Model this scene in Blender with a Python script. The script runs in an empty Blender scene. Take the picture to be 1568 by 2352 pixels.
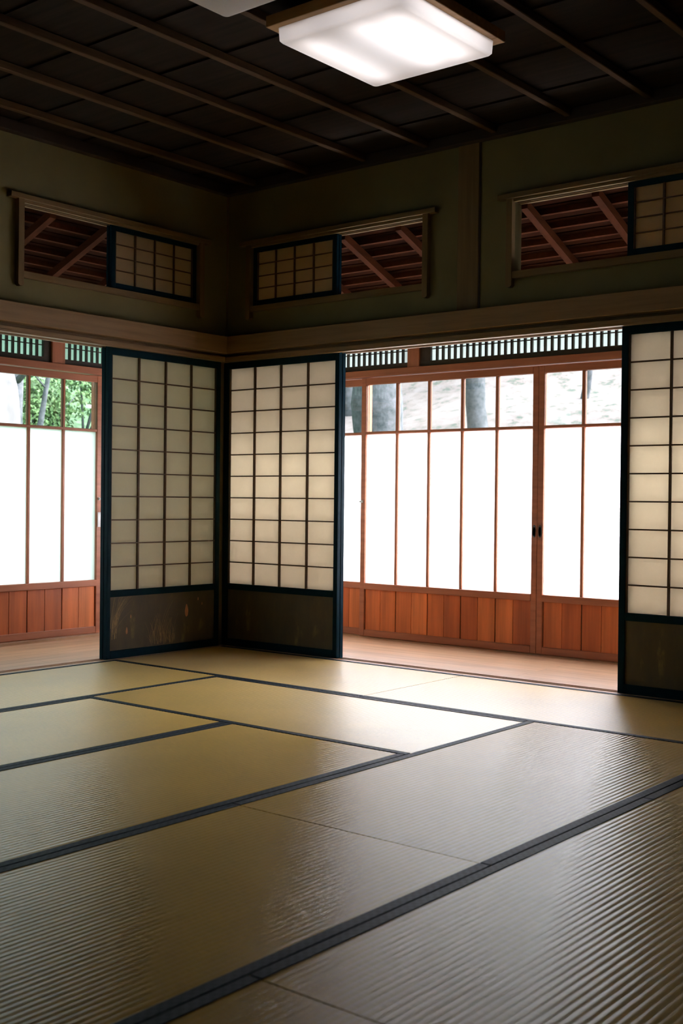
import bpy, bmesh, math, random
from mathutils import Vector, Matrix
random.seed(7)
C = bpy.context.scene.collection
S = bpy.context.scene
R = math.radians

# ------------------------------------------------------------------ camera
cam_d = bpy.data.cameras.new('camera')
cam = bpy.data.objects.new('camera', cam_d)
C.objects.link(cam)
yaw, pit, rol = R(-39.0497), R(-0.5821), R(0.6093)
fw = Vector((math.sin(yaw) * math.cos(pit), math.cos(yaw) * math.cos(pit), math.sin(pit)))
rt = Vector((math.cos(yaw), -math.sin(yaw), 0))
up = rt.cross(fw)
r2 = rt * math.cos(rol) + up * math.sin(rol)
u2 = -rt * math.sin(rol) + up * math.cos(rol)
M = Matrix((r2, u2, -fw)).transposed().to_4x4()
M.translation = Vector((5.0625, -5.1037, 0.9056))
cam.matrix_world = M
cam_d.sensor_fit = 'VERTICAL'
cam_d.sensor_height = 36
cam_d.lens = 40.817
cam_d.clip_start = 0.05
cam_d.dof.use_dof = True
cam_d.dof.focus_distance = 5.8
cam_d.dof.aperture_fstop = 5.0
S.camera = cam

# ------------------------------------------------------------------ world, sun, exposure
W = bpy.data.worlds.new('overcast')
S.world = W
W.use_nodes = True
nt = W.node_tree
nt.nodes.clear()
out = nt.nodes.new('ShaderNodeOutputWorld')
bg = nt.nodes.new('ShaderNodeBackground')
SKY_BASE, SKY_GLOW, SKY_POW = 1.25, 18.0, 1.6
GLOW_DIR = Vector((.45, .78, .42)).normalized()
wtc = nt.nodes.new('ShaderNodeTexCoord')
dot = nt.nodes.new('ShaderNodeVectorMath')
dot.operation = 'DOT_PRODUCT'
dot.inputs[1].default_value = GLOW_DIR
nt.links.new(wtc.outputs['Generated'], dot.inputs[0])
mx0 = nt.nodes.new('ShaderNodeMath')
mx0.operation = 'MAXIMUM'
mx0.inputs[1].default_value = 0
nt.links.new(dot.outputs['Value'], mx0.inputs[0])
pw = nt.nodes.new('ShaderNodeMath')
pw.operation = 'POWER'
pw.inputs[1].default_value = SKY_POW
nt.links.new(mx0.outputs[0], pw.inputs[0])
mad = nt.nodes.new('ShaderNodeMath')
mad.operation = 'MULTIPLY_ADD'
mad.inputs[1].default_value = SKY_GLOW
mad.inputs[2].default_value = SKY_BASE
nt.links.new(pw.outputs[0], mad.inputs[0])
nt.links.new(mad.outputs[0], bg.inputs[1])
wr = nt.nodes.new('ShaderNodeValToRGB')
wr.color_ramp.elements[0].position = 0
wr.color_ramp.elements[0].color = (.74, .92, 1.0, 1)
wr.color_ramp.elements[1].position = .8
wr.color_ramp.elements[1].color = (.96, .945, 1.0, 1)
nt.links.new(pw.outputs[0], wr.inputs[0])
nt.links.new(wr.outputs[0], bg.inputs[0])
nt.links.new(bg.outputs[0], out.inputs[0])
S.view_settings.view_transform = 'Standard'
S.view_settings.look = 'None'
S.view_settings.gamma = 1
S.view_settings.use_curve_mapping = False
S.view_settings.exposure = 1.15
TUBE = 4.0
S.cycles.use_adaptive_sampling = True
S.cycles.adaptive_threshold = 0.02
S.cycles.max_bounces = 9
S.cycles.diffuse_bounces = 6
S.cycles.glossy_bounces = 4
S.cycles.transmission_bounces = 8
S.cycles.transparent_max_bounces = 8
S.cycles.sample_clamp_indirect = 6
S.cycles.use_denoising = True
S.cycles.caustics_reflective = False

# ------------------------------------------------------------------ materials
def newmat(name):
    m = bpy.data.materials.new(name)
    m.use_nodes = True
    t = m.node_tree
    t.nodes.clear()
    o = t.nodes.new('ShaderNodeOutputMaterial')
    return m, t, o

def principled(t, o, col, rough=.5, spec=.5):
    b = t.nodes.new('ShaderNodeBsdfPrincipled')
    b.inputs['Base Color'].default_value = (*col, 1)
    b.inputs['Roughness'].default_value = rough
    b.inputs['Specular IOR Level'].default_value = spec
    t.links.new(b.outputs[0], o.inputs[0])
    return b

def coords(t, scale):
    tc = t.nodes.new('ShaderNodeTexCoord')
    mp = t.nodes.new('ShaderNodeMapping')
    mp.inputs['Scale'].default_value = scale
    t.links.new(tc.outputs['Object'], mp.inputs[0])
    return mp.outputs[0]

def noise(t, vec, scale, detail=3, rough=.5):
    n = t.nodes.new('ShaderNodeTexNoise')
    n.inputs['Scale'].default_value = scale
    n.inputs['Detail'].default_value = detail
    n.inputs['Roughness'].default_value = rough
    t.links.new(vec, n.inputs['Vector'])
    return n.outputs['Fac']

def ramp(t, fac, stops):
    r = t.nodes.new('ShaderNodeValToRGB')
    e = r.color_ramp.elements
    while len(e) < len(stops):
        e.new(.5)
    for k, (p, c) in enumerate(stops):
        e[k].position = p
        e[k].color = (*c, 1)
    t.links.new(fac, r.inputs[0])
    return r.outputs[0]

def bump(t, b, h, strength, dist):
    n = t.nodes.new('ShaderNodeBump')
    n.inputs['Strength'].default_value = strength
    n.inputs['Distance'].default_value = dist
    t.links.new(h, n.inputs['Height'])
    t.links.new(n.outputs[0], b.inputs['Normal'])

def sc(c, k):
    return tuple(min(1, v * k) for v in c)

def plain(name, col, rough=.5, spec=.5, var=0, vs=8):
    m, t, o = newmat(name)
    b = principled(t, o, col, rough, spec)
    f = noise(t, coords(t, (1, 1, 1)), vs)
    c = ramp(t, f, [(.3, sc(col, 1 - var)), (.7, sc(col, 1 + var))])
    t.links.new(c, b.inputs['Base Color'])
    return m

def wood(name, col, axis, rough=.45, var=.25, spec=.4, sc0=6):
    m, t, o = newmat(name)
    b = principled(t, o, col, rough, spec)
    s = {'x': (.06, 1, 1), 'y': (1, .06, 1), 'z': (1, 1, .06)}[axis]
    v = coords(t, s)
    f = noise(t, v, sc0 * 6, 4, .6)
    c = ramp(t, f, [(.25, sc(col, 1 - var)), (.5, col), (.78, sc(col, 1 + var))])
    t.links.new(c, b.inputs['Base Color'])
    bump(t, b, f, .15, .002)
    return m

MAT = {}
TIM = (.26, .155, .066)
RED = (.40, .14, .07)
for ax in 'xz':
    MAT['post_' + ax] = wood('smoked_timber_' + ax, (.19, .125, .058), ax, .6, .2, .15)
    MAT['timber_' + ax] = wood('aged_timber_' + ax, TIM, ax, .55)
    MAT['red_' + ax] = wood('red_cedar_' + ax, RED, ax, .42, .22)
    MAT['dark_' + ax] = wood('dark_wood_' + ax, (.035, .02, .012), ax, .5)
MAT['lacquer'] = plain('black_lacquer', (.002, .02, .033), .5, .05, .15, 20)
MAT['kumiko'] = wood('kumiko_wood', (.10, .05, .022), 'x', .55)
MAT['rafter'] = wood('rafter_wood', (.085, .027, .011), 'y', .8, .25, .05)
MAT['eave'] = wood('eave_board', (.035, .012, .006), 'x', .9, .4, .03)
MAT['metal'] = plain('dark_bronze', (.03, .035, .035), .35, .6, .1)
MAT['steel'] = plain('worn_steel', (.35, .34, .3), .35, .6, .1)
MAT['tag'] = plain('white_tag', (.8, .8, .82), .6, .3, .03)
MAT['string'] = plain('string', (.55, .5, .45), .8, .2, .1)
MAT['base'] = plain('lamp_base', (.3, .3, .3), .6, .3, .05)

# plaster
m, t, o = newmat('earth_plaster')
b = principled(t, o, (.2, .18, .09), .95, .05)
f = noise(t, coords(t, (1, 1, 1)), 3, 6, .6)
t.links.new(ramp(t, f, [(.3, (.175, .15, .072)), (.7, (.21, .18, .085))]), b.inputs['Base Color'])
bump(t, b, noise(t, coords(t, (1, 1, 1)), 240, 2), .2, .001)
MAT['plaster'] = m

# ceiling board
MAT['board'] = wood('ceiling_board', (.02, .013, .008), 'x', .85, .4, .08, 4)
MAT['batten'] = wood('ceiling_batten', (.085, .048, .022), 'y', .7, .3, .1)

# corridor floor: long planks along x
m, t, o = newmat('corridor_planks')
b = principled(t, o, (.5, .3, .17), .38, .5)
v = coords(t, (.05, 1, 1))
f = noise(t, v, 40, 4, .6)
c1 = ramp(t, f, [(.25, (.36, .19, .10)), (.5, (.50, .29, .16)), (.8, (.60, .38, .23))])
br = t.nodes.new('ShaderNodeTexBrick')
br.offset = .37
br.inputs['Scale'].default_value = 1
br.inputs['Brick Width'].default_value = 3.1
br.inputs['Row Height'].default_value = .105
br.inputs['Mortar Size'].default_value = .0012
br.inputs['Color1'].default_value = (.92, .92, .92, 1)
br.inputs['Color2'].default_value = (1.1, 1.08, 1.05, 1)
br.inputs['Mortar'].default_value = (.25, .2, .16, 1)
t.links.new(coords(t, (1, 1, 1)), br.inputs['Vector'])
mx = t.nodes.new('ShaderNodeMix')
mx.data_type = 'RGBA'
mx.blend_type = 'MULTIPLY'
mx.inputs['Factor'].default_value = 1
t.links.new(c1, mx.inputs['A'])
t.links.new(br.outputs['Color'], mx.inputs['B'])
t.links.new(mx.outputs['Result'], b.inputs['Base Color'])
bump(t, b, br.outputs['Fac'], -.3, .002)
MAT['planks'] = m

# tatami rush; local x = long side, rush runs along local y
m, t, o = newmat('tatami_rush')
b = principled(t, o, (.4, .28, .1), .31, .4)
b.inputs['Anisotropic'].default_value = .9
vt = t.nodes.new('ShaderNodeVectorTransform')
vt.vector_type = 'VECTOR'
vt.convert_from = 'OBJECT'
vt.convert_to = 'WORLD'
vt.inputs[0].default_value = (1, 0, 0)
t.links.new(vt.outputs[0], b.inputs['Tangent'])
b.inputs['Sheen Weight'].default_value = .1
b.inputs['Sheen Roughness'].default_value = .35
f = noise(t, coords(t, (9, .5, 1)), 55, 3, .7)
g = noise(t, coords(t, (1, 1, 1)), 1.6, 3, .6)
c1 = ramp(t, f, [(.25, (.48, .28, .035)), (.55, (.66, .40, .06)), (.8, (.76, .50, .10))])
c2 = ramp(t, g, [(.3, (.86, .86, .84)), (.7, (1.08, 1.06, 1.02))])
mx = t.nodes.new('ShaderNodeMix')
mx.data_type = 'RGBA'
mx.blend_type = 'MULTIPLY'
mx.inputs['Factor'].default_value = 1
t.links.new(c1, mx.inputs['A'])
t.links.new(c2, mx.inputs['B'])
t.links.new(mx.outputs['Result'], b.inputs['Base Color'])
bump(t, b, f, .15, .0006)
MAT['rush'] = m

# heri cloth with small woven checks
m, t, o = newmat('border_cloth')
b = principled(t, o, (.035, .042, .055), .6, .1)
ck = t.nodes.new('ShaderNodeTexChecker')
ck.inputs['Scale'].default_value = 1
ck.inputs['Color1'].default_value = (.005, .014, .024, 1)
ck.inputs['Color2'].default_value = (.018, .028, .045, 1)
t.links.new(coords(t, (75, 75, 1)), ck.inputs['Vector'])
t.links.new(ck.outputs['Color'], b.inputs['Base Color'])
bump(t, b, ck.outputs['Fac'], .4, .0006)
MAT['heri'] = m

def translucent(name, col, fac=.85, rough=.4, gl=.04, var=.04, tcol=None):
    m, t, o = newmat(name)
    tr = t.nodes.new('ShaderNodeBsdfTranslucent')
    df = t.nodes.new('ShaderNodeBsdfDiffuse')
    mix = t.nodes.new('ShaderNodeMixShader')
    mix.inputs[0].default_value = fac
    f = noise(t, coords(t, (1, 1, 1)), 14, 5, .7)
    c = ramp(t, f, [(.3, sc(col, 1 - var)), (.7, sc(col, 1 + var))])
    t.links.new(c, tr.inputs[0])
    df.inputs[0].default_value = (*(tcol or col), 1)
    t.links.new(df.outputs[0], mix.inputs[1])
    t.links.new(tr.outputs[0], mix.inputs[2])
    g = t.nodes.new('ShaderNodeBsdfGlossy')
    g.inputs['Roughness'].default_value = rough
    m2 = t.nodes.new('ShaderNodeMixShader')
    m2.inputs[0].default_value = gl
    t.links.new(mix.outputs[0], m2.inputs[1])
    t.links.new(g.outputs[0], m2.inputs[2])
    t.links.new(m2.outputs[0], o.inputs[0])
    return m

MAT['paper'] = translucent('shoji_paper', (.93, .885, .80), .67, .6, .0, .03, (.7, .64, .52))
MAT['paper_dim'] = translucent('dimmed_shoji_paper', (.85, .70, .46), .5, .6, .0, .04, (.5, .4, .26))  # same shoji paper; weaker light behind the high windows put into its colour
MAT['frost'] = translucent('frosted_glass', (.97, .97, .98), .93, .3, .05, .01, (.9, .9, .9))
MAT['frost_green'] = translucent('green_frosted_glass', (.50, .62, .56), .9, .3, .05, .02, (.4, .5, .45))
MAT['acrylic'] = translucent('lamp_acrylic', (.95, .94, .95), .55, .25, .04, .01, (.85, .84, .82))

# clear glass
m, t, o = newmat('clear_glass')
tp = t.nodes.new('ShaderNodeBsdfTransparent')
tp.inputs[0].default_value = (.95, .97, .96, 1)
g = t.nodes.new('ShaderNodeBsdfGlossy')
g.inputs['Roughness'].default_value = .02
fr = t.nodes.new('ShaderNodeFresnel')
fr.inputs[0].default_value = 1.45
mix = t.nodes.new('ShaderNodeMixShader')
t.links.new(fr.outputs[0], mix.inputs[0])
t.links.new(tp.outputs[0], mix.inputs[1])
t.links.new(g.outputs[0], mix.inputs[2])
t.links.new(mix.outputs[0], o.inputs[0])
MAT['glass'] = m

# tube
m, t, o = newmat('fluorescent_tube')
e = t.nodes.new('ShaderNodeEmission')
e.inputs[0].default_value = (1, .95, .96, 1)
e.inputs[1].default_value = TUBE
t.links.new(e.outputs[0], o.inputs[0])
MAT['tube'] = m

# painted lower panel
m, t, o = newmat('painted_panel_ground')
b = principled(t, o, (.05, .04, .02), .6, .3)
f = noise(t, coords(t, (2.2, 1, .8)), 5, 5, .65)
t.links.new(ramp(t, f, [(.35, (.09, .072, .048)), (.6, (.12, .092, .05)), (.75, (.26, .19, .07))]), b.inputs['Base Color'])
MAT['panel'] = m
MAT['gold'] = plain('dull_gold_paint', (.42, .27, .10), .5, .4, .2, 30)
MAT['rust'] = plain('russet_paint', (.6, .27, .12), .6, .3, .15, 30)

# garden
def speckle(name, cols, scale, rough=.9):
    m, t, o = newmat(name)
    b = principled(t, o, cols[1], rough, .1)
    f = noise(t, coords(t, (1, 1, 1)), scale, 6, .75)
    st = [(.34 + .32 * k / (len(cols) - 1), c) for k, c in enumerate(cols)]
    t.links.new(ramp(t, f, st), b.inputs['Base Color'])
    return m
m, t, o = newmat('garden_soil')
b = principled(t, o, (.5, .5, .4), .95, .1)
f = noise(t, coords(t, (1, 1, 1)), 4.5, 6, .7)
cA = ramp(t, f, [(.34, (.045, .062, .05)), (.40, (.082, .08, .07)), (.46, (.13, .105, .10)), (.6, (.15, .128, .125))])
cB = ramp(t, f, [(.36, (.03, .06, .03)), (.5, (.055, .10, .05)), (.62, (.09, .14, .08))])
sp = t.nodes.new('ShaderNodeSeparateXYZ')
tc = t.nodes.new('ShaderNodeTexCoord')
t.links.new(tc.outputs['Object'], sp.inputs[0])
ma = t.nodes.new('ShaderNodeMath')
ma.operation = 'ADD'
t.links.new(sp.outputs[0], ma.inputs[0])
t.links.new(sp.outputs[1], ma.inputs[1])
mr = t.nodes.new('ShaderNodeMapRange')
mr.inputs['From Min'].default_value = 0.0
mr.inputs['From Max'].default_value = 2.5
t.links.new(ma.outputs[0], mr.inputs[0])
mx = t.nodes.new('ShaderNodeMix')
mx.data_type = 'RGBA'
t.links.new(mr.outputs[0], mx.inputs['Factor'])
t.links.new(cB, mx.inputs['A'])
t.links.new(cA, mx.inputs['B'])
t.links.new(mx.outputs['Result'], b.inputs['Base Color'])
MAT['soil'] = m
MAT['bark'] = speckle('grey_bark', [(.04, .05, .052), (.085, .09, .097), (.13, .13, .145)], 9)
MAT['leaf'] = speckle('green_leaves', [(.04, .10, .04), (.12, .20, .08), (.24, .31, .20)], 2.5)
MAT['leaf_dark'] = speckle('dark_leaves', [(.014, .035, .02), (.035, .07, .035), (.08, .12, .065)], 3)
MAT['stone'] = speckle('pale_stone', [(.10, .097, .097), (.13, .123, .123), (.15, .147, .147)], 4)
MAT['stone_grey'] = speckle('grey_stone', [(.03, .034, .034), (.05, .055, .055), (.08, .085, .08)], 5)

# ------------------------------------------------------------------ builders
ROT = {'R': 0.0, 'L': math.pi / 2}    # right wall frame; left wall frame (u -> +y, d -> -x)

class MB:
    def __init__(s):
        s.bm = bmesh.new()
    def box(s, x0, x1, y0, y1, z0, z1, mi=0):
        r = bmesh.ops.create_cube(s.bm, size=1)
        for v in r['verts']:
            v.co = Vector((x0 + (v.co.x + .5) * (x1 - x0), y0 + (v.co.y + .5) * (y1 - y0), z0 + (v.co.z + .5) * (z1 - z0)))
        if mi:
            for f in {f for v in r['verts'] for f in v.link_faces}:
                f.material_index = mi
        return s
    def tube(s, pts, rads, n=10, mi=0, caps=True):
        rings = []
        for i, p in enumerate(pts):
            p = Vector(p)
            a = Vector(pts[max(0, i - 1)])
            c = Vector(pts[min(len(pts) - 1, i + 1)])
            d = (c - a).normalized()
            q = Vector((0, 0, 1)) if abs(d.z) < .9 else Vector((1, 0, 0))
            e1 = d.cross(q).normalized()
            e2 = d.cross(e1)
            rr = rads[i] if isinstance(rads, (list, tuple)) else rads
            rings.append([s.bm.verts.new(p + (e1 * math.cos(6.2832 * k / n) + e2 * math.sin(6.2832 * k / n)) * rr) for k in range(n)])
        for a, c in zip(rings, rings[1:]):
            for k in range(n):
                f = s.bm.faces.new((a[k], a[(k + 1) % n], c[(k + 1) % n], c[k]))
                f.material_index = mi
                f.smooth = True
        if caps:
            s.bm.faces.new(rings[0])
            s.bm.faces.new(rings[-1])
        return s
    def quad(s, pts, mi=0):
        f = s.bm.faces.new([s.bm.verts.new(p) for p in pts])
        f.material_index = mi
        return s
    def poly_prism(s, pts2, y0, y1, mi=0):      # outline in x,z extruded in y
        a = [s.bm.verts.new((x, y0, z)) for x, z in pts2]
        c = [s.bm.verts.new((x, y1, z)) for x, z in pts2]
        n = len(a)
        fs = [s.bm.faces.new(a), s.bm.faces.new(c)]
        for k in range(n):
            fs.append(s.bm.faces.new((a[k], a[(k + 1) % n], c[(k + 1) % n], c[k])))
        for f in fs:
            f.material_index = mi
        return s
    def build(s, name, mats, parent=None, bevel=0, side=None, seg=1):
        bmesh.ops.recalc_face_normals(s.bm, faces=s.bm.faces)
        me = bpy.data.meshes.new(name)
        s.bm.to_mesh(me)
        s.bm.free()
        for mm in (mats if isinstance(mats, (list, tuple)) else [mats]):
            me.materials.append(MAT[mm])
        o = bpy.data.objects.new(name, me)
        C.objects.link(o)
        if parent:
            o.parent = parent
        if side:
            o.rotation_euler.z = ROT[side]
        if bevel:
            md = o.modifiers.new('bevel', 'BEVEL')
            md.width = bevel
            md.segments = seg
            md.limit_method = 'ANGLE'
        return o

def struct(o):
    o['kind'] = 'structure'
    return o

def thing(name, label, cat, side=None, u=0, d=0, z=0, group=None, kind=None):
    o = bpy.data.objects.new(name, None)
    o.empty_display_size = .1
    C.objects.link(o)
    if side == 'L':
        o.location = (-d, u, z)
        o.rotation_euler.z = ROT['L']
    else:
        o.location = (u, d, z)
    if kind:
        o['kind'] = kind
    if label:
        o['label'] = label
    if cat and kind != 'structure':
        o['category'] = cat
    if group:
        o['group'] = group
    return o

def tag(o, label, cat, group=None):
    o['label'] = label
    o['category'] = cat
    if group:
        o['group'] = group
    return o

# ================================================================== ROOM SHELL
XMAX, YMIN = 6.3, -6.3
CZ = 2.83
# sub floor beneath the mats
struct(MB().box(-.2, XMAX, YMIN, .0, -.2, -.056).build('floor', 'dark_x'))
# corridor floors (one per wall) with planks running along the corridor
for sd, (ua, ub) in {'R': (-1.2, 4.6), 'L': (-5.0, .115)}.items():
    ub2 = ub
    struct(MB().box(ua, ub2, .115, .955, -.06, -.004).build('floor', 'planks', side=sd))

# walls behind and beside the camera
struct(MB().box(XMAX, XMAX + .12, YMIN, .12, -.2, 3.0).build('wall_east', 'plaster'))
struct(MB().box(-.2, XMAX + .12, YMIN - .12, YMIN, -.2, 3.0).build('wall_near', 'plaster'))

# pillars / trims
PIL = .12
def wall_side(sd, u_lo, u_hi, holes, near_u, far_plain):
    """upper plaster between nageshi and ceiling with window holes; far_plain = full-height plain part"""
    w = MB()
    zs0, zs1 = 1.79, 2.86
    hz0, hz1 = 2.078, 2.44
    cuts = sorted(holes)
    cur = u_lo
    for a, b_ in cuts:
        w.box(cur, a, .05, .11, zs0, zs1)
        w.box(a, b_, .05, .11, zs0, hz0)
        w.box(a, b_, .05, .11, hz1, zs1)
        cur = b_
    w.box(cur, u_hi, .05, .11, zs0, zs1)
    a, b_ = far_plain
    w.box(a, b_, .05, .11, 0, zs1)
    return w

RH = [(.17, 1.445), (2.0, 3.273)]
LH = [(-1.468, -.212), (-3.273, -2.0)]
w = wall_side('R', -.05, 3.63, RH, 0, (3.63, XMAX))
struct(w.build('wall_right', 'plaster'))
w = wall_side('L', -3.63, .05, LH, 0, (YMIN, -3.63))
struct(w.build('wall_left', 'plaster', side='L'))
# tsuka posts (mid bay), with a thin shrinkage gap beside them drawn as a dark bead
for sd, ua in (('R', 1.655), ('L', -1.80)):
    struct(MB().box(ua, ua + .13, .042, .05, 1.895, 2.83).build('trim_1', 'post_z', side=sd, bevel=.002))
    struct(MB().box(ua + .130, ua + .140, .044, .05, 1.9, 2.83).build('trim_2', 'dark_z', side=sd))
# corner pillar
struct(MB().box(-.178, -.058, -.012, .108, -.06, 1.80).box(-.1, -.042, .042, .1, 1.80, 2.84).build('trim_3', 'post_z', bevel=.003))
# end pillars
struct(MB().box(3.52, 3.64, -.012, .108, -.06, 2.84).build('trim_4', 'timber_z', bevel=.003))
struct(MB().box(-3.64, -3.52, -.012, .108, -.06, 2.84).build('trim_5', 'timber_z', side='L', bevel=.003))

def kamoi(sd, ua, ub, n):
    k = MB()
    k.box(ua, ub, .0, .115, 1.757, 1.777)
    # three ridges that leave two grooves
    k.box(ua, ub, .0, .032, 1.747, 1.757)
    k.box(ua, ub, .064, .068, 1.747, 1.757)
    k.box(ua, ub, .098, .115, 1.747, 1.757)
    k.box(ua, ub, .045, .11, 1.777, 1.80)
    struct(k.build('trim_%d' % n, 'timber_x', side=sd, bevel=.001))
kamoi('R', -.058, 3.52, 6)
kamoi('L', -3.52, -.012, 7)
struct(MB().box(.02, XMAX, -.02, .05, 1.797, 1.902).build('trim_8', 'timber_x', side='R', bevel=.003))
struct(MB().box(YMIN, .05, -.02, .05, 1.797, 1.902).build('trim_9', 'timber_x', side='L', bevel=.003))
# shikii (threshold)
def shikii(sd, ua, ub, n):
    k = MB()
    k.box(ua, ub, .0, .115, -.06, -.004)
    k.box(ua, ub, .0, .033, -.004, .0)
    k.box(ua, ub, .064, .067, -.004, .0)
    k.box(ua, ub, .097, .115, -.004, .0)
    struct(k.build('trim_%d' % n, 'planks', side=sd))
shikii('R', -.058, 3.52, 10)
shikii('L', -3.52, -.0, 11)
# cornice under the ceiling
struct(MB().box(-.05, XMAX, .0, .05, 2.775, 2.83).build('trim_12', 'dark_x', side='R', bevel=.002))
struct(MB().box(YMIN, .0, .0, .05, 2.775, 2.83).build('trim_13', 'dark_x', side='L', bevel=.002))

# ceiling boards: lapped, each tilted slightly
cb = MB()
y = .12
k = 0
yy = [-.70 - .413 * i for i in range(-2, 14)]
for ya, yb in zip(yy, yy[1:]):
    z1, z0 = CZ + .007, CZ - .003
    cb.bm.verts.ensure_lookup_table()
    p = [(-.12, ya, z1), (XMAX, ya, z1), (XMAX, yb, z0), (-.12, yb, z0)]
    q = [(a, c, d + .012) for a, c, d in p]
    vs = [cb.bm.verts.new(v) for v in p + q]
    for f in ((0, 1, 2, 3), (4, 5, 6, 7), (0, 1, 5, 4), (1, 2, 6, 5), (2, 3, 7, 6), (3, 0, 4, 7)):
        cb.bm.faces.new([vs[i] for i in f])
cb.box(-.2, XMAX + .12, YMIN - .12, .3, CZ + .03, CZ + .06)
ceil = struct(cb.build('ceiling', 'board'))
for i in range(15):
    x = .22 + .42 * i
    if x > XMAX:
        break
    MB().box(x - .016, x + .016, YMIN, .0, 2.792, 2.828).build('batten', 'batten', ceil, bevel=.003)

# ================================================================== CORRIDOR ROOF (seen through the high windows)
def roof(sd):
    r_ = MB()
    sgn = 1 if sd == 'R' else -1
    lo, hi = (0, 4.7) if sd == 'R' else (-5.1, 0)
    zf = lambda d: 2.50 - .4 * d
    D = 1.16
    def uu(d):
        return (-d, hi) if sd == 'R' else (lo, d)
    n = 9
    for k in range(n):
        d0, d1 = .112 + (D - .112) * k / n, .112 + (D - .112) * (k + 1) / n
        a0, b0 = uu(d0)
        a1, b1 = uu(d1)
        dz = .03
        p = [(a0, d0, zf(d0) + dz), (b0, d0, zf(d0) + dz), (b1, d1, zf(d1) + dz + .006), (a1, d1, zf(d1) + dz + .006)]
        q = [(a, c, e_ + .015) for a, c, e_ in p]
        vs = [r_.bm.verts.new(v) for v in p + q]
        for f in ((0, 1, 2, 3), (4, 5, 6, 7), (0, 1, 5, 4), (1, 2, 6, 5), (2, 3, 7, 6), (3, 0, 4, 7)):
            r_.bm.faces.new([vs[i] for i in f])
    o = struct(r_.build('ceiling', 'eave', side=sd))
    # slender battens lying across the rafters
    for k in range(n):
        d0 = .112 + (D - .112) * k / n + .02
        a0, b0 = uu(d0)
        MB().box(a0, b0, d0, d0 + .03, zf(d0) + .0, zf(d0) + .03).build('batten', 'rafter', o)
    us = [.815 + .4 * i for i in range(-1, 10)] if sd == 'R' else [-.83 - .39 * i for i in range(-2, 11)]
    for u in us:
        if not lo - .1 < u < hi:
            if not (sd == 'L' and u < .1):
                continue
        rb = MB()
        hw = .02
        p = [(u - hw, .112, zf(.112) - .045), (u + hw, .112, zf(.112) - .045), (u + hw, D, zf(D) - .045), (u - hw, D, zf(D) - .045)]
        q = [(a, c, e_ + .045) for a, c, e_ in p]
        vs = [rb.bm.verts.new(v) for v in p + q]
        for f in ((0, 1, 2, 3), (4, 5, 6, 7), (0, 1, 5, 4), (1, 2, 6, 5), (2, 3, 7, 6), (3, 0, 4, 7)):
            rb.bm.faces.new([vs[i] for i in f])
        rb.build('rafter', 'rafter', o)
roof('R')
roof('L')

# ================================================================== HIGH WINDOWS
def high_window(sd, ua, ub, n, sash_lo):
    """ua..ub = hole between posts. sash_lo: shoji stack sits at the low-u end"""
    root = thing('window_%d' % n, None, None, sd, (ua + ub) / 2, .05, 2.0, kind='structure')
    c = (ua + ub) / 2
    h = (ub - ua) / 2
    z = lambda v: v - 2.0
    dd = lambda v: v - .05
    k = MB()
    k.box(-h - .085, h + .085, dd(.012), dd(.06), z(2.447), z(2.473))
    k.box(-h, h, dd(.03), dd(.115), z(2.440), z(2.449))
    k.box(-h, h, dd(.03), dd(.048), z(2.432), z(2.441))
    k.box(-h, h, dd(.068), dd(.074), z(2.432), z(2.441))
    k.box(-h, h, dd(.094), dd(.115), z(2.432), z(2.441))
    k.build('lintel', 'post_x', root, bevel=.0015)
    MB().box(-h, h, dd(.025), dd(.115), z(2.043), z(2.078)).build('sill', 'post_x', root, bevel=.0015)
    for s_ in (-1, 1):
        x0, x1 = (-h - .035, -h) if s_ < 0 else (h, h + .035)
        pm = MB()
        zb = z(1.998)
        pm.poly_prism([(x0, z(2.447)), (x0, zb + .008), (x0 + .01, zb), (x1 - .01, zb), (x1, zb + .008), (x1, z(2.447))], dd(.018), dd(.06))
        pm.box(x0 if s_ < 0 else x0, x1, dd(.06), dd(.115), z(2.043), z(2.44))
        pm.build('post', 'post_z', root, bevel=.001)
    return root
high_window('R', .17, 1.445, 1, True)
high_window('R', 2.0, 3.273, 2, False)
high_window('L', -1.468, -.212, 3, False)
high_window('L', -3.273, -2.0, 4, True)

def small_shoji(sd, ua, ub, d, label, group):
    root = thing('transom_shoji', label, 'shoji panel', sd, (ua + ub) / 2, d, 2.079, group=group)
    h = (ub - ua) / 2
    H = .356
    th = .019
    st = .030
    f = MB()
    f.box(-h, -h + st, 0, th, 0, H).box(h - st, h, 0, th, 0, H)
    f.box(-h + st, h - st, 0, th, 0, .034).box(-h + st, h - st, 0, th, H - .030, H)
    f.build('frame', 'lacquer', root, bevel=.001)
    g_ = MB()
    a, b_ = -h + st, h - st
    za, zb = .034, H - .030
    g_.box(a, a + .006, .003, .011, za, zb).box(b_ - .006, b_, .003, .011, za, zb)
    for i in range(1, 4):
        x = a + (b_ - a) * i / 4
        g_.box(x - .0045, x + .0045, .002, .011, za, zb)
    for i in range(1, 4):
        z = za + (zb - za) * i / 4
        g_.box(a, b_, .004, .010, z - .003, z + .003)
    g_.build('lattice', 'kumiko', root)
    MB().box(a, b_, .0115, .0121, za, zb).build('paper', 'paper_dim', root)
    return root
SG = 'small paper screens in the high windows'
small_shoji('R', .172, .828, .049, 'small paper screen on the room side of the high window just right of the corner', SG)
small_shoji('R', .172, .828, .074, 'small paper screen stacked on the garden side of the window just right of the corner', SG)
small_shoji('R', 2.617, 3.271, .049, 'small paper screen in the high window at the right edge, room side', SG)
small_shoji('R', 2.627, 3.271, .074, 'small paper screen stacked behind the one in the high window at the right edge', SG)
small_shoji('L', -.868, -.214, .049, 'small paper screen in the left wall high window, beside its dark open half', SG)
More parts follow.
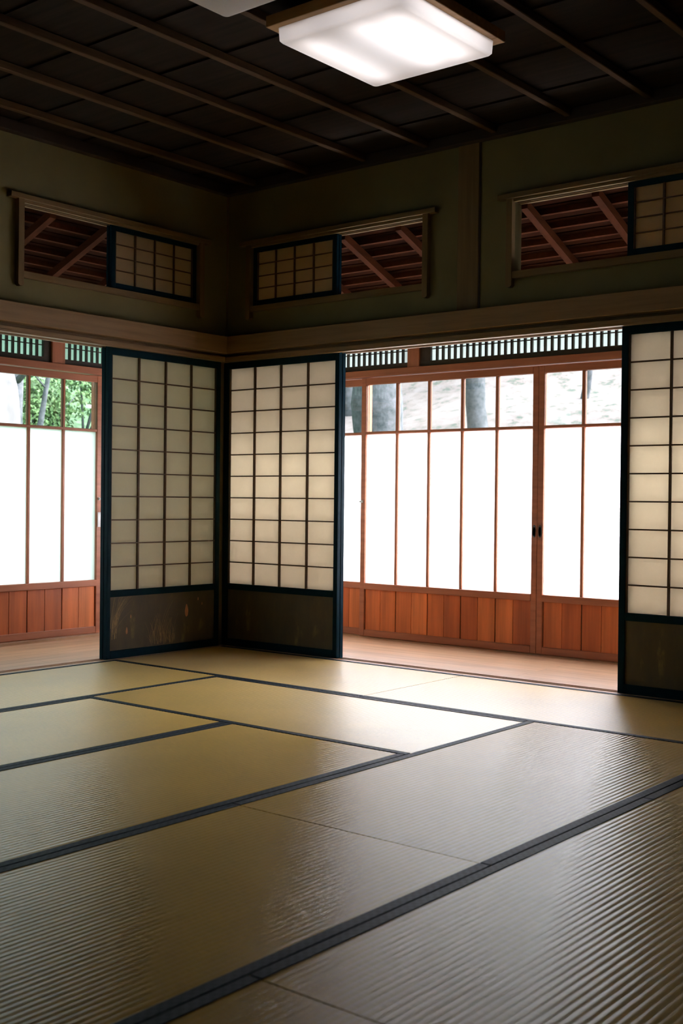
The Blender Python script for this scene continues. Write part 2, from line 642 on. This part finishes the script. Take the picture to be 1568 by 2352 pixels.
small_shoji('L', -.868, -.214, .074, 'small paper screen stacked behind the one in the left wall high window', SG)
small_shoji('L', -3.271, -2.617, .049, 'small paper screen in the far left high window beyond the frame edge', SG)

# ================================================================== SHOJI
def leaf_pts(cx, cz, s):
    pts = [(-.5, -.55), (-.15, -.9), (.35, -.75), (.55, -.2), (.45, .35), (.15, .85), (-.15, .95), (-.4, .4), (-.55, -.1)]
    return [(cx + x * s * .62, cz + z * s) for x, z in pts]

def shoji(sd, ua, ub, d, label, deco=None, group='tall paper screens around the room', st=.030, stile_l=None, stile_r=None):
    root = thing('shoji_screen', label, 'shoji screen', sd, (ua + ub) / 2, d, 0.0, group=group)
    h = (ub - ua) / 2
    H = 1.756
    th = .028
    sl = stile_l or st
    sr = stile_r or st
    a, b_ = -h + sl, h - sr
    z0, z1, z2, z3 = .044, .347, .384, 1.708
    f = MB()
    f.box(-h, a, 0, th, -.002, H).box(b_, h, 0, th, -.002, H)
    f.box(a, b_, 0, th, -.002, z0).box(a, b_, 0, th, z1, z2).box(a, b_, 0, th, z3, H)
    f.build('frame', 'lacquer', root, bevel=.0015)
    g_ = MB()
    g_.box(a, a + .007, .006, .018, z2, z3).box(b_ - .003, b_, .006, .018, z2, z3)
    for i in range(1, 4):
        x = a + (b_ - a) * i / 4
        g_.box(x - .005, x + .005, .005, .018, z2, z3)
    for i in range(1, 10):
        z = z2 + (z3 - z2) * i / 10
        g_.box(a, b_, .007, .017, z - .0035, z + .0035)
    g_.build('lattice', 'kumiko', root)
    MB().box(a, b_, .0186, .0192, z2, z3).build('paper', 'paper', root)
    p = MB()
    p.box(a, b_, .009, .018, z0, z1)
    if deco:
        rnd = random.Random(deco)
        def blade(x, z, hgt, lean, w_=.0016, mi=1):
            n = 7
            pts = []
            for i in range(n + 1):
                q = i / n
                pts.append((x + lean * q * q, z + hgt * q * (1 - .25 * abs(lean) * q)))
            pts = [(max(a + .003, min(b_ - .003, xx)), max(z0 + .002, min(z1 - .002, zz))) for xx, zz in pts]
            for i in range(n):
                (x0, zz0), (x1, zz1) = pts[i], pts[i + 1]
                if abs(zz1 - zz0) + abs(x1 - x0) < .004:
                    continue
                w0 = w_ * (1 - i / n * .6)
                p.quad([(x0 - w0, .0086, zz0), (x0 + w0, .0086, zz0), (x1 + w0 * .8, .0086, zz1), (x1 - w0 * .8, .0086, zz1)], mi)
        for i in range(22):
            blade(a + .005 + rnd.random() * .05, z0 + .06 + rnd.random() * .08, .16 + rnd.random() * .08, .02 + rnd.random() * .13, .0011)
        cx = a + (b_ - a) * .44
        for i in range(60):
            blade(cx - .06 + rnd.random() * .2, z0 + rnd.random() * .03, .05 + rnd.random() * .12, (rnd.random() - .5) * .1, .0007)
        blade(cx + .03, z0 + .02, .245, .09, .0011)
        for i in range(3):
            blade(cx + .02 + i * .02, z0 + .02, .2 - .03 * i, .05, .0009)
        for (lx, lz, s_) in ((.155, .125, .022), (.72, .21, .042), (.19, .205, .012), (.835, .275, .012), (.875, .245, .010)):
            pts = leaf_pts(a + (b_ - a) * lx, z0 + lz - .02, s_)
            f_ = p.bm.faces.new([p.bm.verts.new((x, .0084, z)) for x, z in pts])
            f_.material_index = 2
    p.build('lower_panel', ['panel', 'gold', 'rust'], root)
    return root
shoji('L', -.893, -.012, .035, 'tall paper screen left of the corner, lower panel painted with golden grasses and leaves', deco=3, stile_l=.027, stile_r=.034)
shoji('L', -.893, -.012, .067, 'tall paper screen stacked corridor-side behind the one painted with grasses, left of the room corner')
shoji('R', -.058, .866, .035, 'tall paper screen right of the room corner with a plain dark lower panel', stile_l=.044, stile_r=.030)
shoji('R', -.058, .866, .067, 'tall paper screen stacked corridor-side behind the one right of the room corner')
shoji('R', 2.602, 3.515, .035, 'tall paper screen cut by the right edge, lower panel brushed with faint gold', stile_l=.033)
shoji('R', 2.612, 3.515, .067, 'tall paper screen stacked corridor-side behind the one at the right edge')
shoji('L', -3.515, -2.61, .035, 'tall paper screen at the near end of the left wall opening')
shoji('L', -3.515, -2.61, .067, 'tall paper screen stacked corridor-side at the near end of the left wall opening')

# ================================================================== GLAZED SLIDING DOORS
def pull(root, x, z, dy):
    k = MB()
    n = 20
    ring = lambda s_, y_: [(x + .0115 * s_ * math.cos(6.2832 * i / n), y_, z + .037 * s_ * (abs(math.sin(6.2832 * i / n)) ** .8) * (1 if math.sin(6.2832 * i / n) >= 0 else -1)) for i in range(n)]
    rs = [[k.bm.verts.new(p) for p in ring(s_, y_)] for s_, y_ in ((1, dy), (1, dy - .003), (.82, dy - .003), (.7, dy + .0))]
    for a, c in zip(rs, rs[1:]):
        for i in range(n):
            k.bm.faces.new((a[i], a[(i + 1) % n], c[(i + 1) % n], c[i]))
    k.bm.faces.new(rs[-1])
    k.build('pull', 'metal', root)

def glass_door(sd, ua, ub, d, n, panes=5, pulls=(), lock=None):
    root = thing('door_%d' % n, None, None, sd, (ua + ub) / 2, d, 0.0, kind='structure')
    h = (ub - ua) / 2
    th = .034
    st = .038
    a, b_ = -h + st, h - st
    f = MB()
    f.box(-h, a, 0, th, .004, 1.716).box(b_, h, 0, th, .004, 1.716)
    f.box(a, b_, 0, th, 1.672, 1.716)
    f.box(a, b_, .001, th, 1.343, 1.361)
    f.box(a, b_, -.004, th, .316, .358)
    f.box(a, b_, 0, th, .004, .048)
    f.build('frame', 'red_x', root, bevel=.0025)
    g_ = MB()
    for i in range(1, panes):
        x = a + (b_ - a) * i / panes
        g_.box(x - .010, x + .010, .003, th - .004, .358, 1.672)
    g_.build('muntin', 'red_z', root, bevel=.003)
    MB().box(a, b_, .017, .021, .358, 1.343).build('frosted_glass', 'frost', root)
    MB().box(a, b_, .017, .020, 1.361, 1.672).build('clear_glass', 'glass', root)
    p = MB()
    rnd = random.Random(n)
    nb = panes * 2
    for i in range(nb):
        x0 = a + (b_ - a) * i / nb
        x1 = a + (b_ - a) * (i + 1) / nb
        ga = .0035 if i % 2 == 0 else .0010
        gb = .0035 if i % 2 == 1 else .0010
        p.box(x0 + ga, x1 - gb, .012, .022, .046, .318, rnd.choice((0, 1, 2)))
    p.box(a, b_, .021, .026, .046, .318, 3)
    p.build('board_panel', ['boardA', 'boardB', 'boardC', 'dark_x'], root, bevel=.0015)
    for x in pulls:
        pull(root, x - (ua + ub) / 2, .733, 0)
    if lock is not None:
        x = lock - (ua + ub) / 2
        k = MB()
        k.tube([(x, .001, .898), (x, -.004, .898)], .010, 14)
        k.tube([(x, -.004, .898), (x, -.018, .898)], .004, 10)
        k.box(x - .011, x + .011, -.021, -.017, .893, .903)
        k.build('lock', 'steel', root, bevel=.001)
    return root
for nm, c in (('boardA', (.56, .150, .042)), ('boardB', (.66, .19, .055)), ('boardC', (.47, .115, .032))):
    MAT[nm] = wood(nm, c, 'z', .4, .38, .4, 3)
DR = .985
glass_door('R', -1.02, .322, DR + .037, 1)
glass_door('R', .285, 1.619, DR, 2, pulls=(1.601,), lock=.300)
glass_door('R', 1.621, 2.957, DR, 3, pulls=(1.640,))
glass_door('R', 2.92, 4.26, DR + .037, 4)
DL = 1.078
glass_door('L', -1.505, -.085, DL, 5, lock=-.104)
glass_door('L', -2.93, -1.507, DL, 6)
glass_door('L', -.12, .93, DL + .037, 7, panes=4)
glass_door('L', -4.36, -2.90, DL + .037, 8)

# sills, lintels and lattice transoms of the corridor front
def front(sd, ua, ub, d, n, posts, spans):
    k = MB()
    k.box(ua, ub, d - .03, d + .10, -.06, -.002)
    k.box(ua, ub, d + .010, d + .014, -.002, .004)
    k.box(ua, ub, d + .047, d + .051, -.002, .004)
    k.box(ua, ub, d - .02, d + .09, -.5, -.06)
    struct(k.build('trim_%d' % n, 'planks', side=sd))
    l = MB()
    l.box(ua, ub, d - .016, d + .09, 1.722, 1.766)
    l.box(ua, ub, d - .012, d + .085, 1.975, 2.12)
    struct(l.build('trim_%d' % (n + 1), 'red_x', side=sd, bevel=.002))
    for i, (pa, pb) in enumerate(posts):
        struct(MB().box(pa, pb, d - .010, d + .08, 1.766, 1.975).build('trim_%d' % (n + 2 + i), 'red_z', side=sd, bevel=.002))
    for (sa, sb, lm, rm, label) in spans:
        root = thing('lattice_transom', label, 'lattice', sd, (sa + sb) / 2, d, 1.766, group='slatted transoms above the glazed doors')
        h = (sb - sa) / 2
        H = .209
        f = MB()
        f.box(-h, h, .004, .03, 0, .034).box(-h, h, .004, .03, H - .02, H)
        f.box(-h, -h + lm, .004, .03, .034, H - .02).box(h - rm, h, .004, .03, .034, H - .02)
        f.build('frame', 'dark_x', root, bevel=.001)
        g_ = MB()
        a, b_ = -h + lm, h - rm
        m_ = max(1, round((b_ - a) / .0453))
        for i in range(1, m_):
            x = a + (b_ - a) * i / m_
            g_.box(x - .0068, x + .0068, .006, .022, .034, H - .02)
        g_.box(a, b_, .010, .02, .106, .112)
        g_.build('slats', 'dark_z', root)
        MB().box(a, b_, .0235, .0265, .034, H - .02).build('frosted_glass', 'frost_green' if sd == 'L' else 'frost_pale', root)
MAT['frost_pale'] = translucent('pale_frosted_glass', (.36, .40, .385), .9, .3, .05, .02, (.6, .62, .6))
front('R', -1.15, 4.5, DR, 20, [(.663, .755), (3.9, 3.99), (-1.12, -1.0)],
      [(-1.0, .663, .02, .004, 'short dark slatted transom right of the corner, ending at a red post'),
       (.755, 3.9, .080, .02, 'long dark slatted transom over the widest run of glazed doors')])
front('L', -5.0, .97, DL, 30, [(-.499, -.397), (-3.6, -3.5)],
      [(-.397, .95, .006, .02, 'dark slatted transom with greenish panes beside the left screen edge'),
       (-3.5, -.499, .02, .057, 'dark slatted transom with greenish panes at the left edge')])
# corridor corner post and end walls
struct(MB().box(-1.18, -1.06, .955, 1.08, -.5, 2.15).build('trim_40', 'red_z', bevel=.003))
struct(MB().box(4.5, 4.6, .11, 1.1, -.2, 2.6).build('wall_corridor_right', 'plaster'))
struct(MB().box(-1.2, -.11, -5.1, -5.0, -.2, 2.6).build('wall_corridor_left', 'plaster'))

# ================================================================== TAG ON THE LOCK (left door)
pt = thing('paper_tag', 'small white paper tag hung by string from the lock of the left glazed door', 'tag', 'L', -.088, DL - .012, .71)
k = MB()
k.box(-.036, .036, -.001, .001, .0, .098)
k.build('card', 'tag', pt, bevel=.006, seg=2)
k = MB()
k.tube([(-.008, -.002, .094), (-.004, -.006, .13), (-.012, -.008, .15), (-.014, -.008, .185)], .0014, 6)
k.tube([(.014, -.002, .094), (.004, -.006, .13), (-.006, -.008, .16), (-.014, -.008, .188)], .0014, 6)
k.build('string', 'string', pt)

# ================================================================== TATAMI
XS = [0.0, .862, 1.755, 2.645, 3.545, 4.44, 5.33, 6.22]
YS = [0.0, -.888, -1.748, -2.627, -3.50, -4.38, -5.25, -6.13]
HW = .032
def tatami(x0, x1, y0, y1, along, label):
    """x0<x1, y1<y0. along = 'x' or 'y' long side"""
    g = .0022
    cx, cy = (x0 + x1) / 2, (y0 + y1) / 2
    L, Wd = ((x1 - x0), (y0 - y1)) if along == 'x' else ((y0 - y1), (x1 - x0))
    root = thing('tatami_mat', label, 'tatami mat', None, cx, cy, 0, group='woven straw floor mats')
    if along == 'y':
        root.rotation_euler.z = math.pi / 2
    L -= 2 * g
    Wd -= 2 * g
    # ridged rush surface
    bm = bmesh.new()
    nr = round(Wd / .0190)
    sub = 8
    prof = []
    for i in range(nr):
        for s_ in range(sub):
            q = s_ / sub
            yv = -Wd / 2 + Wd * (i + q) / nr
            prof.append((yv, -.0008 + .0008 * (abs(math.sin(math.pi * q)) ** .85)))
    prof.append((Wd / 2, -.0008))
    ra = [bm.verts.new((-L / 2, a, z)) for a, z in prof]
    rb = [bm.verts.new((L / 2, a, z)) for a, z in prof]
    for i in range(len(prof) - 1):
        f = bm.faces.new((ra[i], rb[i], rb[i + 1], ra[i + 1]))
        f.smooth = True
    # sides
    hx, hy, zt, zb = L / 2, Wd / 2, -.0008, -.055
    for q4 in (((-hx, -hy, zb), (hx, -hy, zb), (hx, -hy, zt), (-hx, -hy, zt)),
               ((hx, hy, zb), (-hx, hy, zb), (-hx, hy, zt), (hx, hy, zt)),
               ((-hx, hy, zb), (-hx, -hy, zb), (-hx, -hy, zt), (-hx, hy, zt)),
               ((hx, -hy, zb), (hx, hy, zb), (hx, hy, zt), (hx, -hy, zt)),
               ((-hx, hy, zb), (hx, hy, zb), (hx, -hy, zb), (-hx, -hy, zb))):
        bm.faces.new([bm.verts.new(p) for p in q4])
    me = bpy.data.meshes.new('rush_surface')
    bm.to_mesh(me)
    bm.free()
    me.materials.append(MAT['rush'])
    o = bpy.data.objects.new('rush_surface', me)
    C.objects.link(o)
    o.parent = root
    for s_ in (-1, 1):
        a, b_ = (-Wd / 2, -Wd / 2 + HW) if s_ < 0 else (Wd / 2 - HW, Wd / 2)
        hb = MB()
        hb.box(-L / 2 - .0002, L / 2 + .0002, a - .0004, b_ + .0004, -.03, .0016)
        hb.build('border', 'heri', root, bevel=.0018, seg=2)
    return root
X, Y = XS, YS
mats = [
    (X[0], 1.758, Y[0], Y[1], 'x', 'straw mat tucked into the corner between the two tall paper screens'),
    (1.758, X[4], Y[0], Y[1], 'x', 'brightest straw mat, along the open doorway on the right, reaching under the right screen'),
    (X[0], X[1], Y[1], Y[3], 'y', 'pale greenish straw mat along the left wall opening'),
    (X[1], X[3], Y[1], Y[2], 'x', 'light straw mat in the middle lying parallel to the right doorway, second from it'),
    (X[1], X[2], Y[2], Y[4], 'y', 'straw mat pointing to the camera, between the pale left wall mat and the golden one'),
    (X[2], X[3], Y[2], Y[4], 'y', 'golden straw mat just left of the wide patterned border'),
    (X[3], X[4], Y[1], Y[3], 'y', 'straw mat with blue sheen right of centre, beyond the cross seam'),
    (X[3], X[4], Y[3], Y[5], 'y', 'large brown straw mat in the lower left foreground, nearer than the cross seam'),
    (X[4], X[5], Y[0], Y[2], 'y', 'small visible corner of straw mat at the right edge above the double border'),
    (X[4], X[5], Y[2], Y[4], 'y', 'dark glossy ribbed straw mat filling the lower right corner'),
    (X[4], X[5], Y[4], Y[6], 'y', 'straw mat at the very bottom edge below the double border'),
    (X[0], X[1], Y[3], Y[5], 'y', 'straw mat by the near left wall screens'),
    (X[1], X[2], Y[4], Y[6], 'y', 'straw mat beyond the left frame edge, second from the left wall'),
    (X[2], X[3], Y[4], Y[6], 'y', 'straw mat beyond the left frame edge, third from the left wall'),
    (X[3], X[4], Y[5], Y[7], 'y', 'straw mat behind the large brown foreground mat'),
    (X[5], X[6], Y[0], Y[2], 'y', 'straw mat by the right wall outside the picture'),
    (X[5], X[6], Y[2], Y[4], 'y', 'straw mat right of the dark glossy ribbed mat'),
    (X[5], X[6], Y[4], Y[6], 'y', 'straw mat beneath the viewpoint'),
]
for a in mats:
    tatami(*a)

# ================================================================== CEILING LIGHTS
def lamp(x0, x1, y0, y1, lit, label):
    cx, cy = (x0 + x1) / 2, (y0 + y1) / 2
    root = thing('ceiling_light', label, 'ceiling light', None, cx, cy, 2.792)
    hx, hy = (x1 - x0) / 2, (y1 - y0) / 2
    z = lambda v: v - 2.792
    f = MB()
    fw_ = .062
    f.box(-hx, hx, -hy, -hy + fw_, z(2.748), 0).box(-hx, hx, hy - fw_, hy, z(2.748), 0)
    f.box(-hx, -hx + fw_, -hy + fw_, hy - fw_, z(2.748), 0).box(hx - fw_, hx, -hy + fw_, hy - fw_, z(2.748), 0)
    f.build('frame', 'lampwood', root, bevel=.002)
    MB().box(-hx + .05, hx - .05, -hy + .05, hy - .05, z(2.786), z(2.791)).build('base_plate', 'base', root)
    # open-topped acrylic tray
    sx, sy = hx - .030, hy - .032
    bm = bmesh.new()
    top = [(-sx, -sy), (sx, -sy), (sx, sy), (-sx, sy)]
    rings = []
    for (ins, zz) in ((0, 2.750), (.003, 2.700), (.010, 2.692), (.02, 2.690)):
        ring = []
        for (px, py) in top:
            sxn, syn = (1 if px > 0 else -1), (1 if py > 0 else -1)
            for q in range(5):
                ang = math.pi / 2 * q / 4
                rr = .016
                c0 = Vector((px - sxn * rr, py - syn * rr))
                if (sxn, syn) in ((-1, -1), (1, 1)):
                    v = Vector((sxn * math.cos(ang), syn * math.sin(ang)))
                else:
                    v = Vector((sxn * math.sin(ang), syn * math.cos(ang)))
                pt_ = c0 + v * rr
                ring.append(bm.verts.new((pt_.x - sxn * ins, pt_.y - syn * ins, z(zz))))
        rings.append(ring)
    for a, c in zip(rings, rings[1:]):
        for i in range(len(a)):
            fc = bm.faces.new((a[i], a[(i + 1) % len(a)], c[(i + 1) % len(a)], c[i]))
            fc.smooth = True
    bm.faces.new(rings[-1])
    bmesh.ops.recalc_face_normals(bm, faces=bm.faces)
    me = bpy.data.meshes.new('shade')
    bm.to_mesh(me)
    bm.free()
    me.materials.append(MAT['acrylic'])
    o = bpy.data.objects.new('shade', me)
    C.objects.link(o)
    o.parent = root
    for xx in (-.20, .06, .2):
        k = MB()
        k.tube([(xx, -hy + .09, z(2.762)), (xx, hy - .09, z(2.762))], .014, 12)
        k.build('tube', 'tube' if lit else 'tube_off', root)
MAT['tube_off'] = plain('unlit_tube', (.7, .7, .7), .4, .4, .02)
MAT['lampwood'] = wood('lamp_frame_wood', (.42, .24, .09), 'x', .5)
lamp(1.949, 2.612, -1.767, -1.072, True, 'lit square ceiling light with white shade and wooden frame')
lamp(1.949, 2.612, -2.677, -1.982, False, 'unlit grey ceiling light cut by the top edge, left of the lit one')

# ================================================================== GARDEN
def gh(x, y):
    r_ = max(0, y - 2.6) * .42
    l_ = max(0, -x - 3.0) * .33
    base = -.5 + math.hypot(r_, l_) * (1.0) if (r_ > 0 and l_ > 0) else -.5 + r_ + l_
    if y > 2.6 and x < -3:
        base = -.5 + max(r_, l_) + .25 * min(r_, l_)
    return base + .10 * math.sin(x * 1.3 + y * .7) + .06 * math.sin(y * 2.1 - x * .9)
gm = MB()
NX, NY = 90, 90
grid = []
for j in range(NY + 1):
    row = []
    for i in range(NX + 1):
        x = -24 + 36 * i / NX
        yv = -14 + 40 * j / NY
        inside = -1.3 < x < 6.6 and -6.8 < yv < 1.3
        row.append(gm.bm.verts.new((x, yv, -.62 if inside else gh(x, yv))))
    grid.append(row)
for j in range(NY):
    for i in range(NX):
        f = gm.bm.faces.new((grid[j][i], grid[j][i + 1], grid[j + 1][i + 1], grid[j + 1][i]))
        f.smooth = True
gr = struct(gm.build('garden_ground', 'soil'))

def trunk(x, y, r, h, lean, name, label, seed, branches=3, group='tree trunks on the slope'):
    rnd = random.Random(seed)
    z = gh(x, y) - .25
    root = thing(name, label, 'tree', None, x, y, z, group=group)
    k = MB()
    pts, rr = [], []
    n = 16
    for i in range(n + 1):
        q = i / n
        pts.append((lean[0] * q * h + .07 * math.sin(q * 7 + seed), lean[1] * q * h + .06 * math.cos(q * 6 + seed), h * q))
        rr.append(r * (1.25 - .45 * q + .12 * math.sin(q * 17 + seed)))
    k.tube(pts, rr, 14)
    for v in k.bm.verts:
        v.co += Vector((rnd.uniform(-1, 1), rnd.uniform(-1, 1), 0)) * r * .07
    k.build('trunk', 'bark', root)
    for b_ in range(branches):
        q = .45 + .5 * b_ / max(1, branches)
        p0 = Vector(pts[int(q * n)])
        a = rnd.uniform(0, 6.28)
        bp = [p0]
        dirv = Vector((math.cos(a), math.sin(a), rnd.uniform(.3, .8)))
        for i in range(6):
            dirv += Vector((rnd.uniform(-.25, .25), rnd.uniform(-.25, .25), rnd.uniform(-.1, .2)))
            bp.append(bp[-1] + dirv.normalized() * .35)
        MB().tube([tuple(p) for p in bp], [r * .35 * (1 - i / 8) for i in range(7)], 8).build('branch', 'bark', root)
    return root
trunk(-2.62, 5.0, .235, 4.5, (.02, .02), 'tree', 'thick pale grey trunk in the pane nearest the right-hand tall screen edge', 1, 2)
trunk(-2.60, 7.0, .12, 5, (.0, .0), 'tree', 'grey trunk seen in the fourth clear pane of the middle glazed door', 2, 2)
trunk(-6.1, 9.0, .16, 5, (-.12, .02), 'tree', 'leaning dark trunk in the leftmost clear pane of the right doorway', 3, 3)
trunk(-5.75, 11.0, .09, 5, (.1, .02), 'tree', 'thin forked trunk in the third clear pane of the middle glazed door', 4, 4)
trunk(-5.3, 10.6, .06, 4, (-.1, .05), 'tree', 'thin leaning sapling beside the forked trunk', 5, 3)
trunk(-2.5, 9.4, .045, 3.0, (.08, .02), 'tree', 'twiggy sapling in the first clear pane of the right glazed door', 6, 5)
trunk(-3.2, 11.5, .04, 4.0, (-.25, .02), 'tree', 'very thin leaning stem in the last clear pane at right', 7, 3)
trunk(-5.4, 2.33, .105, 4.5, (.03, -.03), 'tree', 'grey trunk in the leftmost clear pane at the left edge', 8, 3)
trunk(-6.3, 3.25, .03, 4.0, (.0, .05), 'tree', 'slim dark trunk among the green shrubs left', 9, 5)

def shrub(x, y, w_, h, n, mat, label, seed, zoff=0.0):
    rnd = random.Random(seed)
    root = thing('shrub', label, 'shrub', None, x, y, gh(x, y) - .1 + zoff, group='green shrubs on the left slope')
    k = MB()
    blobs = [(rnd.uniform(-.6, .6) * w_, rnd.uniform(-.6, .6) * w_, rnd.uniform(.35, .8) * h, rnd.uniform(.3, .55) * w_) for _ in range(9)]
    for _ in range(n):
        bx, by, bz, br_ = rnd.choice(blobs)
        v = Vector((rnd.gauss(0, 1), rnd.gauss(0, 1), rnd.gauss(0, 1))).normalized() * br_ * rnd.uniform(.75, 1.05)
        c = Vector((bx, by, bz)) + v
        if c.z < 0:
            c.z = abs(c.z)
        nrm = (v.normalized() + Vector((rnd.uniform(-.7, .7), rnd.uniform(-.7, .7), rnd.uniform(-.3, .9)))).normalized()
        t1 = nrm.cross(Vector((rnd.uniform(-1, 1), rnd.uniform(-1, 1), .3))).normalized()
        t2 = nrm.cross(t1)
        s_ = rnd.uniform(.022, .045)
        k.quad([tuple(c - t1 * s_), tuple(c + t2 * s_ * .5), tuple(c + t1 * s_), tuple(c - t2 * s_ * .5)])
    k.build('foliage', mat, root)
    s2 = MB()
    for i in range(6):
        bx, by, bz, br_ = blobs[i]
        s2.tube([(0, 0, 0), (bx * .5, by * .5, bz * .6), (bx, by, bz)], [.02, .015, .007], 6)
    s2.build('stem', 'bark', root)
shrub(-8.7, 4.9, .75, 1.5, 5000, 'leaf', 'bright green shrub in the middle clear pane of the left door', 11)
shrub(-7.2, 6.3, .5, 1.5, 3500, 'leaf', 'green shrub in the clear pane beside the left screen edge', 12)
shrub(-7.2, 4.1, .36, .70, 2500, 'leaf_dark', 'low dark shrub in the middle clear pane of the left door', 13)
shrub(-11.0, 3.6, 1.0, 2.3, 6000, 'leaf', 'tall light green bush behind the other shrubs left', 14)
shrub(-9.2, 6.2, .9, 2.2, 5000, 'leaf', 'tall green bush behind the garden post', 15)
shrub(-7.4, 1.9, .6, 1.7, 2500, 'leaf', 'leafy shrub at the left edge behind the grey trunk', 16)

def rock(x, y, sx, sy, sz, mat, label, seed, zoff=0):
    rnd = random.Random(seed)
    bm = bmesh.new()
    bmesh.ops.create_icosphere(bm, subdivisions=4, radius=1)
    ph = [rnd.uniform(0, 6) for _ in range(6)]
    for v in bm.verts:
        n_ = v.co.copy()
        k_ = 1 + .12 * math.sin(3 * n_.x + ph[0]) + .1 * math.sin(4 * n_.y + ph[1]) + .09 * math.sin(5 * n_.z + ph[2]) + .04 * math.sin(11 * n_.x + 9 * n_.z + ph[3])
        v.co = Vector((n_.x * sx, n_.y * sy, n_.z * sz)) * k_
    for f in bm.faces:
        f.smooth = True
    me = bpy.data.meshes.new('boulder')
    bm.to_mesh(me)
    bm.free()
    me.materials.append(MAT[mat])
    o = bpy.data.objects.new('boulder', me)
    C.objects.link(o)
    o.location = (x, y, gh(x, y) + zoff)
    tag(o, label, 'rock', 'garden rocks on the left slope')
    return o
rock(-4.45, 1.38, .24, .24, 1.15, 'stone', 'large white boulder at the left edge of the left door panes', 21, .85)
rock(-6.9, 3.1, .3, .3, .35, 'stone_grey', 'small grey rock between the shrubs', 22, .5)
rock(-5.9, 5.0, .3, .25, .5, 'stone', 'pale rock beside the green shrub near the left screen edge', 23, .5)

gp = thing('garden_post', 'grey post with white crossbar seen through the left door pane beside the screen', 'post', None, -4.9, 2.93, gh(-4.9, 2.93) - .1)
hz = 1.88 - gp.location.z
MB().tube([(0, .02, 0), (0, 0, hz)], [.035, .03], 10).build('pole', 'stone_grey', gp)
k = MB()
k.tube([(0, -.10, hz), (0, .12, hz)], .02, 10)
k.tube([(0, 0, hz - .02), (0, 0, hz + .07)], .02, 10)
k.build('crossbar', 'tag', gp)
